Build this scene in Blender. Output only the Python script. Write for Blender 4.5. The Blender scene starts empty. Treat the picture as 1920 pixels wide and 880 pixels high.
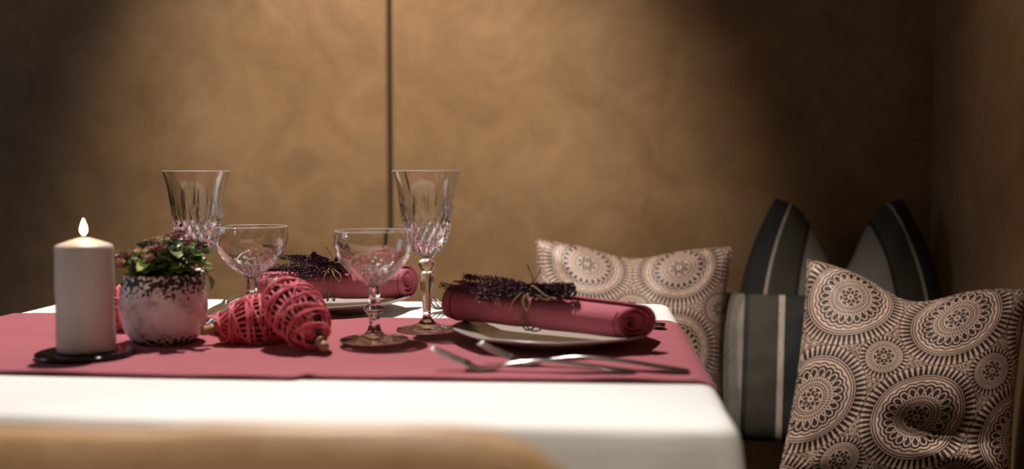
import bpy, bmesh, math, random
from mathutils import Vector, Matrix, Euler, noise

random.seed(11)
PI = math.pi
TAU = 2 * PI
S = bpy.context.scene
COL = S.collection

# ------------------------------------------------------------------ camera
cam_d = bpy.data.cameras.new('camera')
cam = bpy.data.objects.new('camera', cam_d)
COL.objects.link(cam)
S.camera = cam
cam_d.sensor_width = 36.0
cam_d.lens = 35.0
cam_d.clip_start = 0.05
cam.location = (0, 0, 0.945)
cam.rotation_euler = (math.radians(90 - 3.37), 0, math.radians(4.78))
cam_d.dof.use_dof = True
cam_d.dof.focus_distance = 1.37
cam_d.dof.aperture_fstop = 2.5

# ------------------------------------------------------------------ world, lights, exposure
w = bpy.data.worlds.new('world')
S.world = w
w.use_nodes = True
w.node_tree.nodes['Background'].inputs[0].default_value = (1.0, 0.82, 0.66, 1)
w.node_tree.nodes['Background'].inputs[1].default_value = 0.008


def spot(name, loc, target, energy, color, size, blend, radius):
    d = bpy.data.lights.new(name, 'SPOT')
    d.energy = energy
    d.color = color
    d.spot_size = math.radians(size)
    d.spot_blend = blend
    d.shadow_soft_size = radius
    o = bpy.data.objects.new(name, d)
    COL.objects.link(o)
    o.location = loc
    o.rotation_euler = (Vector(target) - Vector(loc)).to_track_quat('-Z', 'Y').to_euler()
    return o


def area(name, loc, target, energy, color, sx, sy):
    d = bpy.data.lights.new(name, 'AREA')
    d.shape = 'RECTANGLE'
    d.size, d.size_y = sx, sy
    d.energy = energy
    d.color = color
    o = bpy.data.objects.new(name, d)
    COL.objects.link(o)
    o.location = loc
    o.rotation_euler = (Vector(target) - Vector(loc)).to_track_quat('-Z', 'Y').to_euler()
    return o


spot('table_spot', (-0.50, 1.60, 2.38), (-0.27, 1.20, 0.75), 160, (1.0, 0.955, 0.90), 74, 0.6, 0.022)
spot('wall_spot', (-0.46, 1.05, 2.45), (-0.46, 2.28, 0.84), 215, (1.0, 0.91, 0.80), 53, 1.0, 0.03)
spot('side_wall_fill', (0.05, 1.60, 2.50), (0.742, 1.72, 1.10), 22, (1.0, 0.90, 0.74), 34, 1.0, 0.03)  # extra lamp, added to brighten the right wall
spot('cushion_fill', (-0.15, 0.75, 2.42), (0.36, 1.76, 0.73), 100, (1.0, 0.92, 0.82), 23, 1.0, 0.022)  # added narrow beam that lifts the medallion cushions
spot('aisle_spot', (0.05, -0.45, 2.45), (-0.12, 0.45, 0.80), 75, (1.0, 0.90, 0.78), 25, 0.5, 0.03)
area('window_daylight', (-2.8, 0.75, 1.5), (-0.4, 1.15, 0.85), 7, (0.52, 0.72, 1.0), 0.9, 1.2)
for lx, ly in ((-1.9, -0.9), (-0.9, -1.5), (0.35, -1.3), (-2.6, 0.9), (-1.5, 0.2), (-2.8, -0.4), (-0.3, -0.8)):  # unseen point lights added behind and left for glints in the crystal
    pd = bpy.data.lights.new('sparkle_light', 'POINT')
    pd.energy = 0.9
    pd.color = (1.0, 0.88, 0.74)
    pd.shadow_soft_size = 0.03
    po = bpy.data.objects.new('sparkle_light', pd)
    COL.objects.link(po)
    po.location = (lx, ly, 2.45)

S.view_settings.view_transform = 'Standard'
S.view_settings.look = 'None'
S.view_settings.gamma = 1.0
S.view_settings.exposure = 0.0
S.view_settings.use_curve_mapping = False
S.cycles.max_bounces = 18
S.cycles.transmission_bounces = 16
S.cycles.glossy_bounces = 8
S.cycles.diffuse_bounces = 4
S.cycles.sample_clamp_indirect = 6.0
S.cycles.use_denoising = True


# ------------------------------------------------------------------ node helpers
class X:
    """a float socket (or number) with operators that build Math nodes"""
    def __init__(s, nt, v):
        s.nt, s.v = nt, v

    def _m(s, op, *o):
        n = s.nt.nodes.new('ShaderNodeMath')
        n.operation = op
        for i, a in enumerate((s,) + o):
            a = a.v if isinstance(a, X) else a
            if isinstance(a, (int, float)):
                n.inputs[i].default_value = a
            else:
                s.nt.links.new(a, n.inputs[i])
        return X(s.nt, n.outputs[0])

    def __add__(s, o): return s._m('ADD', o)
    def __radd__(s, o): return s._m('ADD', o)
    def __sub__(s, o): return s._m('SUBTRACT', o)
    def __rsub__(s, o): return X(s.nt, o)._m('SUBTRACT', s)
    def __mul__(s, o): return s._m('MULTIPLY', o)
    def __rmul__(s, o): return s._m('MULTIPLY', o)
    def __truediv__(s, o): return s._m('DIVIDE', o)
    def gt(s, o): return s._m('GREATER_THAN', o)
    def lt(s, o): return s._m('LESS_THAN', o)
    def abs(s): return s._m('ABSOLUTE')
    def cos(s): return s._m('COSINE')
    def sin(s): return s._m('SINE')
    def sqrt(s): return s._m('SQRT')
    def fract(s): return s._m('FRACT')
    def max(s, o): return s._m('MAXIMUM', o)
    def min(s, o): return s._m('MINIMUM', o)
    def pow(s, o): return s._m('POWER', o)
    def atan2(s, o): return s._m('ARCTAN2', o)
    def clamp(s):
        r = s._m('ADD', 0.0)
        r.v.node.use_clamp = True
        return r

    def band(s, a, b): return s.gt(a) * s.lt(b)


class Mat:
    def __init__(s, name, color=(0.8, 0.8, 0.8), rough=0.6, **kw):
        m = bpy.data.materials.new(name)
        m.use_nodes = True
        s.m, s.nt = m, m.node_tree
        s.b = s.nt.nodes['Principled BSDF']
        s.b.inputs['Base Color'].default_value = (*color, 1)
        s.b.inputs['Roughness'].default_value = rough
        for k, v in kw.items():
            s.b.inputs[k.replace('_', ' ')].default_value = v

    def n(s, t, **kw):
        x = s.nt.nodes.new(t)
        for k, v in kw.items():
            setattr(x, k, v)
        return x

    def L(s, a, b):
        s.nt.links.new(a.v if isinstance(a, X) else a, b)

    def coord(s, kind='Object', scale=(1, 1, 1), rot=(0, 0, 0)):
        tc = s.n('ShaderNodeTexCoord')
        mp = s.n('ShaderNodeMapping')
        mp.inputs['Scale'].default_value = scale
        mp.inputs['Rotation'].default_value = rot
        s.L(tc.outputs[kind], mp.inputs['Vector'])
        return mp.outputs[0]

    def noise(s, vec, scale, detail=4, rough=0.55, dist=0.0):
        t = s.n('ShaderNodeTexNoise')
        s.L(vec, t.inputs['Vector'])
        t.inputs['Scale'].default_value = scale
        t.inputs['Detail'].default_value = detail
        t.inputs['Roughness'].default_value = rough
        t.inputs['Distortion'].default_value = dist
        return X(s.nt, t.outputs['Fac'])

    def voronoi(s, vec, scale, feature='F1'):
        t = s.n('ShaderNodeTexVoronoi', feature=feature)
        s.L(vec, t.inputs['Vector'])
        t.inputs['Scale'].default_value = scale
        return X(s.nt, t.outputs['Distance'])

    def ramp(s, fac, stops):
        r = s.n('ShaderNodeValToRGB')
        s.L(fac, r.inputs[0])
        e = r.color_ramp.elements
        while len(e) < len(stops):
            e.new(0.5)
        for k, (p, c) in enumerate(stops):
            e[k].position = p
            e[k].color = (*c, 1)
        return r.outputs[0]

    def mix(s, fac, a, b):
        n = s.n('ShaderNodeMix', data_type='RGBA')
        if isinstance(fac, (int, float)):
            n.inputs[0].default_value = fac
        else:
            s.L(fac, n.inputs[0])
        for sock, v in ((n.inputs[6], a), (n.inputs[7], b)):
            if isinstance(v, tuple):
                sock.default_value = (*v, 1)
            else:
                s.L(v, sock)
        return n.outputs[2]

    def color(s, v): s.L(v, s.b.inputs['Base Color'])

    def bump(s, h, strength=0.3, dist=0.001):
        n = s.n('ShaderNodeBump')
        n.inputs['Strength'].default_value = strength
        n.inputs['Distance'].default_value = dist
        s.L(h, n.inputs['Height'])
        s.L(n.outputs[0], s.b.inputs['Normal'])

    def weave(s, vec, sx, sy):
        """fine thread relief from a plain weave"""
        sp = s.n('ShaderNodeSeparateXYZ')
        s.L(vec, sp.inputs[0])
        x, y = X(s.nt, sp.outputs[0]), X(s.nt, sp.outputs[1])
        return (x * sx).sin() * 0.5 + (y * sy).sin() * 0.5


# ------------------------------------------------------------------ materials
def m_wall():
    M = Mat('suede_plaster', rough=0.78)
    v = M.coord('Object')
    a = M.noise(v, 1.5, 6, 0.6, 0.5)
    b = M.noise(v, 5.5, 5, 0.65, 1.2)
    c = M.noise(v, 42, 3, 0.6)
    f = a * 0.45 + b * 0.45 + c * 0.10
    M.color(M.ramp(f, [(0.32, (0.170, 0.088, 0.036)), (0.5, (0.262, 0.144, 0.060)), (0.68, (0.37, 0.214, 0.102))]))
    M.bump(c, 0.15, 0.002)
    return M.m


def m_plain(name, col, rough=0.6, **kw): return Mat(name, col, rough, **kw).m


def m_cloth(name, col, var=0.06, sc=2600, rough=0.85, bump=0.25, sheen=0.08):
    M = Mat(name, col, rough)
    M.b.inputs['Sheen Weight'].default_value = sheen
    M.b.inputs['Specular IOR Level'].default_value = 0.2
    v = M.coord('Object')
    wv = M.weave(v, sc, sc)
    n = M.noise(v, 9, 4)
    st = M.noise(M.coord('Object', (30, 900, 900)), 1, 2)
    f = n * 0.5 + st * 0.5
    lo = tuple(c * (1 - var) for c in col)
    hi = tuple(min(1, c * (1 + var)) for c in col)
    M.color(M.ramp(f, [(0.3, lo), (0.7, hi)]))
    M.bump(wv + M.noise(v, 700, 2) * 0.8, bump, 0.0006)
    return M.m


def m_wood(name, a, b, scale=(3, 26, 26), rough=0.45):
    M = Mat(name, a, rough)
    v = M.coord('Object', scale)
    g = M.noise(v, 2.0, 5, 0.6, 0.8)
    M.color(M.ramp(g, [(0.3, a), (0.7, b)]))
    M.bump(g, 0.1, 0.002)
    return M.m


def m_glass(name, tint=(1, 1, 1), ior=1.52):
    M = Mat(name, tint, 0.0)
    M.b.inputs['Transmission Weight'].default_value = 1.0
    M.b.inputs['IOR'].default_value = ior
    return M.m


def m_medallion(name='medallion_jacquard', cell=0.171, off=(0.0, 0.0)):
    """woven medallions on a square lattice, a small rosette in every gap"""
    M = Mat(name, rough=0.42)
    nt = M.nt
    uvn = M.n('ShaderNodeUVMap')
    sp = M.n('ShaderNodeSeparateXYZ')
    M.L(uvn.outputs[0], sp.inputs[0])
    ux = (X(nt, sp.outputs[0]) + (50 * cell + off[0])) / cell
    uy = (X(nt, sp.outputs[1]) + (50 * cell + off[1])) / cell

    def polar(dx):
        x = (ux + dx).fract() - 0.5
        y = (uy + dx).fract() - 0.5
        r = (x * x + y * y).sqrt() * 2.0
        a = y.atan2(x) / TAU + 0.5
        return r, a

    def ncos(a, n): return (a * (TAU * n)).cos()

    def near(r, c, hw): return (r - c).abs().lt(hw)

    def teeth(r, a, n, r0, r1):
        t = (r - r0) / (r1 - r0)
        la = ((a * n).fract() - 0.5).abs()
        drop = la.lt(0.11 + t * 0.17) * r.band(r0, r1 - 0.035)
        cap = (((la / 0.31) * (la / 0.31)) + ((t - 0.78) / 0.2) * ((t - 0.78) / 0.2)).sqrt().lt(1.0)
        return (drop * t.lt(0.8)).max(cap * r.gt(r0))

    # big medallion
    r, a = polar(0.0)
    L = near(r, 0.045, 0.016)
    pet = 0.08 + ncos(a, 4).abs() * 0.10
    L = L.max(near(r, pet, 0.017))
    L = L.max(near(r, 0.218, 0.012)).max(r.band(0.246, 0.284) * ncos(a, 36).gt(0.0))
    L = L.max(near(r, 0.312, 0.012)).max(near(r, 0.352, 0.013) * ncos(a, 44).gt(-0.1))
    la = (a * 22).fract() - 0.5
    e = ((la / 0.46) * (la / 0.46) + ((r - 0.475) / 0.105) * ((r - 0.475) / 0.105)).sqrt()
    L = L.max(near(e, 0.86, 0.12) * r.band(0.365, 0.60))
    la2 = (a * 22 + 0.5).fract() - 0.5
    e2 = ((la2 / 0.3) * (la2 / 0.3) + ((r - 0.42) / 0.05) * ((r - 0.42) / 0.05)).sqrt()
    L = L.max(near(e2, 0.8, 0.2))
    sc = (a * (PI * 22)).sin().abs()
    L = L.max((r - sc * 0.035).band(0.582, 0.617))
    L = L.max((r - sc * 0.032).gt(0.648) * r.lt(0.712))
    L = L.max(r.band(0.735, 0.757)).max(r.band(0.782, 0.798))
    L = L.max(teeth(r, a, 60, 0.815, 1.0))
    # small rosette in the gap
    q, b = polar(0.5)
    q = q / 0.43
    Ls = near(q, 0.09, 0.035)
    Ls = Ls.max(near(q, 0.16 + ncos(b, 4).abs() * 0.21, 0.038))
    Ls = Ls.max(near(q, 0.45, 0.03)).max(q.band(0.50, 0.60) * ncos(b, 32).gt(-0.2)).max(near(q, 0.645, 0.025))
    Ls = Ls.max(near(q, 0.73, 0.028))
    Ls = Ls.max(teeth(q, b, 32, 0.79, 1.02))
    sel = q.lt(1.03) * r.gt(1.0)
    # lace between them
    vn = M.voronoi(uvn.outputs[0], 260, 'DISTANCE_TO_EDGE')
    lace = vn.lt(0.11) * q.gt(1.03) * r.gt(1.0)
    light = (L * r.lt(1.0)).max(Ls * sel).max(lace).clamp()
    fib = M.noise(M.coord('UV', (60, 900, 1)), 2.0, 3)
    hi = M.ramp(fib, [(0.3, (0.36, 0.225, 0.160)), (0.7, (0.60, 0.41, 0.31))])
    M.color(M.mix(light, (0.016, 0.008, 0.007), hi))
    M.L(0.55 - light * 0.15, M.b.inputs['Roughness'])
    M.b.inputs['Specular IOR Level'].default_value = 0.3
    M.b.inputs['Sheen Weight'].default_value = 0.05
    M.bump(light + fib * 0.3, 0.5, 0.0009)
    return M.m


def m_stripes(name, stops, mirror, width):
    """woven stripes across the u axis (metres); stops = (edge position, colour)"""
    M = Mat(name, rough=0.8)
    uvn = M.n('ShaderNodeUVMap')
    sp = M.n('ShaderNodeSeparateXYZ')
    M.L(uvn.outputs[0], sp.inputs[0])
    u = X(M.nt, sp.outputs[0])
    f = (u.abs() / (width / 2)) if mirror else (u / width + 0.5)
    r = M.n('ShaderNodeValToRGB')
    r.color_ramp.interpolation = 'CONSTANT'
    M.L(f, r.inputs[0])
    e = r.color_ramp.elements
    while len(e) < len(stops):
        e.new(0.5)
    for k, (p, c) in enumerate(stops):
        e[k].position = p
        e[k].color = (*c, 1)
    fib = M.noise(M.coord('UV', (900, 90, 1)), 1.0, 3, 0.7)
    M.color(M.mix((fib - 0.35).clamp() * 1.6, r.outputs[0], (0.02, 0.018, 0.014)))
    M.bump(fib, 0.25, 0.0008)
    return M.m


def m_pot():
    M = Mat('crackled_antique_glaze', rough=0.28)
    v = M.coord('Object')
    sp = M.n('ShaderNodeSeparateXYZ')
    M.L(v, sp.inputs[0])
    z = X(M.nt, sp.outputs[2])
    n1 = M.noise(v, 26, 5, 0.65, 0.6)
    base = M.ramp(n1, [(0.3, (0.30, 0.19, 0.17)), (0.46, (0.72, 0.59, 0.57)), (0.70, (0.90, 0.82, 0.81))])
    cr = M.voronoi(M.coord('Object', (1, 1, 0.55)), 62, 'DISTANCE_TO_EDGE')
    base = M.mix(cr.lt(0.010) * n1.lt(0.5) * 0.6, base, (0.22, 0.15, 0.13))
    # dark speckles clustered at the rim and at the foot
    blob = M.noise(v, 250, 2, 0.5)
    streak = M.noise(M.coord('Object', (1, 1, 0.25)), 60, 3)
    top = ((z - 0.050) / 0.020).clamp()
    bot = ((0.017 - z) / 0.014).clamp()
    amt = top.max(bot)
    thr = 0.70 - amt * 0.26
    dark = blob.gt(thr) * amt.gt(0.02)
    base = M.mix(dark, base, (0.016, 0.011, 0.010))
    st = ((streak - 0.60) * 4).clamp() * (n1.lt(0.55))
    base = M.mix(st * 0.7, base, (0.20, 0.13, 0.11))
    M.color(base)
    M.L(dark * 0.4 + 0.22, M.b.inputs['Roughness'])
    M.bump(n1 - dark * 0.6, 0.3, 0.0012)
    return M.m


def m_wax():
    M = Mat('ivory_wax', (0.54, 0.465, 0.41), 0.42)
    M.b.inputs['Subsurface Weight'].default_value = 0.35
    M.b.inputs['Subsurface Radius'].default_value = (0.02, 0.011, 0.006)
    M.b.inputs['Subsurface Scale'].default_value = 0.6
    n = M.noise(M.coord('Object', (1, 1, 0.4)), 60, 3)
    M.bump(n, 0.08, 0.001)
    return M.m


def m_flame():
    m = bpy.data.materials.new('candle_flame')
    m.use_nodes = True
    nt = m.node_tree
    nt.nodes.remove(nt.nodes['Principled BSDF'])
    em = nt.nodes.new('ShaderNodeEmission')
    em.inputs[0].default_value = (1.0, 0.72, 0.36, 1)
    em.inputs[1].default_value = 22
    nt.links.new(em.outputs[0], nt.nodes['Material Output'].inputs[0])
    return m


def m_leaf():
    M = Mat('sedum_leaf', rough=0.30)
    v = M.coord('Object')
    oi = M.n('ShaderNodeObjectInfo')
    rnd = X(M.nt, oi.outputs['Random'])
    n = M.noise(v, 120, 3)
    sp = M.n('ShaderNodeSeparateXYZ')
    M.L(v, sp.inputs[0])
    tip = (X(M.nt, sp.outputs[1]) / 0.016).clamp()
    f = n * 0.35 + rnd * 0.65
    c = M.ramp(f, [(0.2, (0.035, 0.075, 0.022)), (0.5, (0.12, 0.21, 0.06)), (0.8, (0.38, 0.50, 0.18))])
    M.color(M.mix((rnd * 7.3).fract().gt(0.72) * tip * 0.6, c, (0.16, 0.035, 0.030)))
    return M.m


def m_vary(name, stops, scale, rough=0.6):
    M = Mat(name, rough=rough)
    n = M.noise(M.coord('Object'), scale, 2)
    M.color(M.ramp(n, stops))
    return M.m


MT = {}
MT['wall'] = m_wall()
MT['wall_back'] = m_plain('dark_joint', (0.030, 0.018, 0.010), 0.9)
MT['floor'] = m_wood('floor_wood', (0.020, 0.011, 0.006), (0.040, 0.023, 0.013), (2, 14, 14), 0.5)
MT['ceil'] = m_plain('ceiling_paint', (0.40, 0.31, 0.22), 0.9)
MT['bench'] = m_cloth('bench_upholstery', (0.022, 0.014, 0.010), 0.15, 1800, 0.9, 0.25, 0.0)
MT['bench_wood'] = m_wood('bench_plinth', (0.05, 0.028, 0.015), (0.09, 0.05, 0.026))
MT['white'] = m_cloth('white_linen', (0.86, 0.83, 0.79), 0.03)
MT['pink'] = m_cloth('dusty_rose_linen', (0.40, 0.110, 0.130), 0.10, 2400)
MT['napkin'] = m_cloth('rose_napkin_linen', (0.52, 0.130, 0.165), 0.12, 2800)
MT['hem'] = m_plain('napkin_hem', (0.20, 0.03, 0.045), 0.9)
MT['oak'] = m_wood('light_oak', (0.48, 0.27, 0.13), (0.60, 0.36, 0.19), (22, 3, 22))
MT['table_wood'] = m_wood('table_wood', (0.20, 0.11, 0.055), (0.30, 0.17, 0.09))
MT['glass'] = m_glass('crystal')
MT['rim'] = Mat('brightened_rim_glass', (1, 0.98, 0.96), 0.5, IOR=1.52, Transmission_Weight=0.6).m  # rim highlight put into the finish: clear rim whitened and frosted
MT['black_glass'] = m_plain('black_glass', (0.004, 0.004, 0.005), 0.06, IOR=1.6)
MT['wax'] = m_wax()
MT['wick'] = m_plain('charred_wick', (0.015, 0.012, 0.01), 0.9)
MT['flame'] = m_flame()
MT['pot'] = m_pot()
MT['soil'] = m_vary('dark_soil', [(0.3, (0.012, 0.008, 0.006)), (0.7, (0.045, 0.028, 0.018))], 200, 0.95)
MT['leaf'] = m_leaf()
MT['stem'] = m_vary('sedum_stem', [(0.3, (0.06, 0.05, 0.02)), (0.7, (0.16, 0.06, 0.04))], 150)
MT['bud'] = m_vary('sedum_bud', [(0.35, (0.06, 0.012, 0.014)), (0.55, (0.22, 0.05, 0.055)), (0.72, (0.52, 0.24, 0.20))], 110, 0.5)
MT['bud_green'] = m_vary('sedum_bud_green', [(0.3, (0.20, 0.19, 0.05)), (0.7, (0.48, 0.45, 0.17))], 110, 0.5)
MT['core'] = m_plain('dark_crimson_core', (0.05, 0.003, 0.008), 0.85)
MT['yarn'] = m_vary('coral_red_yarn', [(0.3, (0.60, 0.065, 0.11)), (0.55, (0.78, 0.17, 0.21)), (0.75, (0.85, 0.36, 0.33))], 90, 0.8)
MT['tip'] = m_wood('turned_wood_tip', (0.30, 0.17, 0.06), (0.50, 0.32, 0.14), (40, 40, 40), 0.4)
MT['plate'] = Mat('cream_stoneware', (0.42, 0.37, 0.33), 0.22).m
MT['heather'] = m_vary('heather_blossom', [(0.45, (0.010, 0.003, 0.005)), (0.58, (0.060, 0.006, 0.019)), (0.70, (0.38, 0.07, 0.13))], 330, 0.6)
MT['heather_stem'] = m_plain('heather_stem', (0.055, 0.030, 0.016), 0.8)
MT['twine'] = m_vary('jute_twine', [(0.3, (0.20, 0.11, 0.05)), (0.7, (0.42, 0.27, 0.14))], 300, 0.9)
MT['steel'] = Mat('polished_steel', (0.58, 0.55, 0.52), 0.17, Metallic=1.0).m
MT['medal'] = m_medallion()
MT['cord'] = m_vary('twisted_cord', [(0.42, (0.035, 0.018, 0.014)), (0.58, (0.42, 0.29, 0.22))], 260, 0.6)
BLK, WHT, OLV, GRY, TAN = (0.007, 0.006, 0.005), (0.50, 0.40, 0.32), (0.046, 0.034, 0.020), (0.25, 0.215, 0.17), (0.30, 0.235, 0.17)
MT['stripe_a'] = m_stripes('striped_weave_chopped', [(0, TAN), (0.14, GRY), (0.44, BLK), (0.475, OLV), (0.73, WHT), (0.76, BLK)], True, 0.48)
MT['stripe_b'] = m_stripes('striped_weave_upright',
                           [(0, GRY), (0.10, BLK), (0.13, TAN), (0.300, BLK), (0.33, GRY), (0.455, BLK), (0.485, OLV), (0.66, WHT), (0.695, BLK)], False, 0.33)


# ------------------------------------------------------------------ mesh helpers
def mesh_obj(name, verts, faces, mat, parent=None, smooth=True, uvs=None, sharp=None):
    me = bpy.data.meshes.new(name)
    me.from_pydata([tuple(v) for v in verts], [], faces)
    me.validate()
    if smooth:
        me.polygons.foreach_set('use_smooth', [True] * len(me.polygons))
    if sharp:
        me.set_sharp_from_angle(angle=math.radians(sharp))
    if uvs is not None:
        ul = me.uv_layers.new(name='UVMap')
        for lp in me.loops:
            ul.data[lp.index].uv = uvs[lp.vertex_index]
    me.materials.append(mat)
    me.update()
    o = bpy.data.objects.new(name, me)
    COL.objects.link(o)
    if parent:
        o.parent = parent
    return o


def empty(name, loc=(0, 0, 0), rot=(0, 0, 0)):
    o = bpy.data.objects.new(name, None)
    o.empty_display_size = 0.03
    COL.objects.link(o)
    o.location = loc
    o.rotation_euler = rot
    return o


def tag(o, label, cat, group=None):
    o['label'] = label
    o['category'] = cat
    if group:
        o['group'] = group
    return o


def box_geo(x0, x1, y0, y1, z0, z1, bev=0.0, seg=2):
    bm = bmesh.new()
    bmesh.ops.create_cube(bm, size=1)
    for v in bm.verts:
        v.co = Vector(((x0 + x1) / 2 + v.co.x * (x1 - x0), (y0 + y1) / 2 + v.co.y * (y1 - y0), (z0 + z1) / 2 + v.co.z * (z1 - z0)))
    if bev > 0:
        bmesh.ops.bevel(bm, geom=bm.edges[:], offset=bev, segments=seg, affect='EDGES', profile=0.5)
    bm.verts.index_update()
    vs = [v.co.copy() for v in bm.verts]
    fs = [[v.index for v in f.verts] for f in bm.faces]
    bm.free()
    return vs, fs


def box(name, dims, mat, parent=None, bev=0.004, seg=3):
    vs, fs = box_geo(*dims, bev, seg)
    return mesh_obj(name, vs, fs, mat, parent, True, sharp=50)


def revolve_geo(prof, n=64, fn=None, close_top=False, close_bot=False):
    """prof: (r, z) list; fn(theta, i, r, z) -> r"""
    vs, fs = [], []
    for i, (r, z) in enumerate(prof):
        for k in range(n):
            th = TAU * k / n
            rr = fn(th, i, r, z) if fn else r
            vs.append((rr * math.cos(th), rr * math.sin(th), z))
    for i in range(len(prof) - 1):
        for k in range(n):
            k2 = (k + 1) % n
            fs.append([i * n + k, i * n + k2, (i + 1) * n + k2, (i + 1) * n + k])
    if close_bot:
        fs.append([k for k in range(n)][::-1])
    if close_top:
        b = (len(prof) - 1) * n
        fs.append([b + k for k in range(n)])
    return vs, fs


def spline(pts, n):
    """Catmull-Rom through 2-D or 3-D points, n samples per span"""
    P = [Vector(p) for p in pts]
    P = [P[0] * 2 - P[1]] + P + [P[-1] * 2 - P[-2]]
    out = []
    for i in range(1, len(P) - 2):
        for k in range(n):
            t = k / n
            a, b, c, d = P[i - 1], P[i], P[i + 1], P[i + 2]
            out.append(0.5 * ((2 * b) + (c - a) * t + (2 * a - 5 * b + 4 * c - d) * t * t + (3 * b - a - 3 * c + d) * t ** 3))
    out.append(P[-2])
    return out


def tube_geo(path, rad, n=6, closed=False, base=0, taper=None):
    P = [Vector(p) for p in path]
    m = len(P)
    vs, fs = [], []
    prev = None
    for i in range(m):
        if closed:
            t = P[(i + 1) % m] - P[i - 1]
        else:
            t = P[min(i + 1, m - 1)] - P[max(i - 1, 0)]
        if t.length < 1e-9:
            t = Vector((0, 0, 1))
        t.normalize()
        if prev is None:
            a = Vector((0, 0, 1)) if abs(t.z) < 0.9 else Vector((1, 0, 0))
            u = t.cross(a).normalized()
        else:
            u = prev - t * prev.dot(t)
            u = u.normalized() if u.length > 1e-6 else t.orthogonal().normalized()
        prev = u
        v = t.cross(u)
        r = rad if taper is None else rad * taper(i / (m - 1))
        for k in range(n):
            th = TAU * k / n
            vs.append(P[i] + (u * math.cos(th) + v * math.sin(th)) * r)
    for i in range(m if closed else m - 1):
        j = (i + 1) % m
        for k in range(n):
            k2 = (k + 1) % n
            fs.append([base + i * n + k, base + i * n + k2, base + j * n + k2, base + j * n + k])
    if not closed:
        fs.append([base + k for k in range(n)][::-1])
        fs.append([base + (m - 1) * n + k for k in range(n)])
    return vs, fs


class Geo:
    def __init__(s): s.v, s.f = [], []

    def add(s, vs, fs, M=None):
        b = len(s.v)
        s.v += [(M @ Vector(v)) if M else Vector(v) for v in vs]
        s.f += [[i + b for i in f] for f in fs]
        return s

    def tube(s, path, rad, n=6, closed=False, taper=None): return s.add(*tube_geo(path, rad, n, closed, 0, taper))

    def build(s, name, mat, parent=None, smooth=True, sharp=None): return mesh_obj(name, s.v, s.f, mat, parent, smooth, sharp=sharp)


def frame(origin, xdir, up=(0, 0, 1)):
    """matrix with local x along xdir, local z close to up"""
    x = Vector(xdir).normalized()
    z = Vector(up)
    y = z.cross(x).normalized()
    z = x.cross(y)
    M = Matrix((x, y, z)).transposed().to_4x4()
    M.translation = Vector(origin)
    return M


# ------------------------------------------------------------------ the room
TZ = 0.75            # table top, cloth included
WY, WX = 2.28, 0.742  # inner faces of the back and the right wall


def struct(o):
    o['kind'] = 'structure'
    return o


struct(box('floor', (-3.6, WX + 0.1, -2.2, WY + 0.1, -0.05, 0.0), MT['floor'], bev=0))
struct(box('ceiling', (-3.6, WX + 0.1, -2.2, WY + 0.1, 2.62, 2.67), MT['ceil'], bev=0))
wb = struct(box('wall_back', (-3.6, WX + 0.1, WY + 0.012, WY + 0.1, 0, 2.62), MT['wall_back'], bev=0))
for x0, x1 in ((-3.55, -1.635), (-1.626, -0.479), (-0.471, WX + 0.03)):
    box('wall_panel', (x0, x1, WY, WY + 0.05, 0.02, 2.6), MT['wall'], wb, 0.011, 4)
wr = struct(box('wall_right', (WX + 0.012, WX + 0.1, -2.2, WY + 0.012, 0, 2.62), MT['wall_back'], bev=0))
for y0, y1 in ((-2.15, 0.40), (0.41, WY + 0.03)):
    box('wall_panel', (WX, WX + 0.05, y0, y1, 0.02, 2.6), MT['wall'], wr, 0.006)

# corner bench: two upholstered runs on wooden plinths
bb = empty('wall_bench', (-0.9, 1.98, 0))
tag(bb, 'dark upholstered bench along the back wall behind the table', 'bench')
box('plinth', (-1.4, 1.18, -0.16, 0.29, 0.0, 0.33), MT['bench_wood'], bb, 0.004)
box('seat_cushion', (-1.4, 1.18, -0.20, 0.29, 0.33, 0.418), MT['bench'], bb, 0.02, 4)
br = empty('wall_bench', (0.5, 0.9, 0))
tag(br, 'dark upholstered bench along the right wall under the cushions', 'bench')
box('plinth', (-0.19, 0.235, -1.5, 0.875, 0.0, 0.33), MT['bench_wood'], br, 0.004)
box('seat_cushion', (-0.235, 0.235, -1.5, 0.875, 0.33, 0.418), MT['bench'], br, 0.02, 4)

# ------------------------------------------------------------------ table, cloth, runner
TX0, TX1, TY0, TY1 = -0.822, 0.110, 0.770, 1.530
tb = empty('dining_table', ((TX0 + TX1) / 2, (TY0 + TY1) / 2, 0))
tag(tb, 'wooden dining table hidden under the white tablecloth', 'table')
hx, hy = (TX1 - TX0) / 2, (TY1 - TY0) / 2
box('tabletop', (-hx + 0.006, hx - 0.006, -hy + 0.006, hy - 0.006, 0.715, 0.745), MT['table_wood'], tb, 0.006)
for sx in (-1, 1):
    for sy in (-1, 1):
        cx, cy = sx * (hx - 0.09), sy * (hy - 0.09)
        box('leg', (cx - 0.03, cx + 0.03, cy - 0.03, cy + 0.03, 0, 0.715), MT['table_wood'], tb, 0.004)


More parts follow.
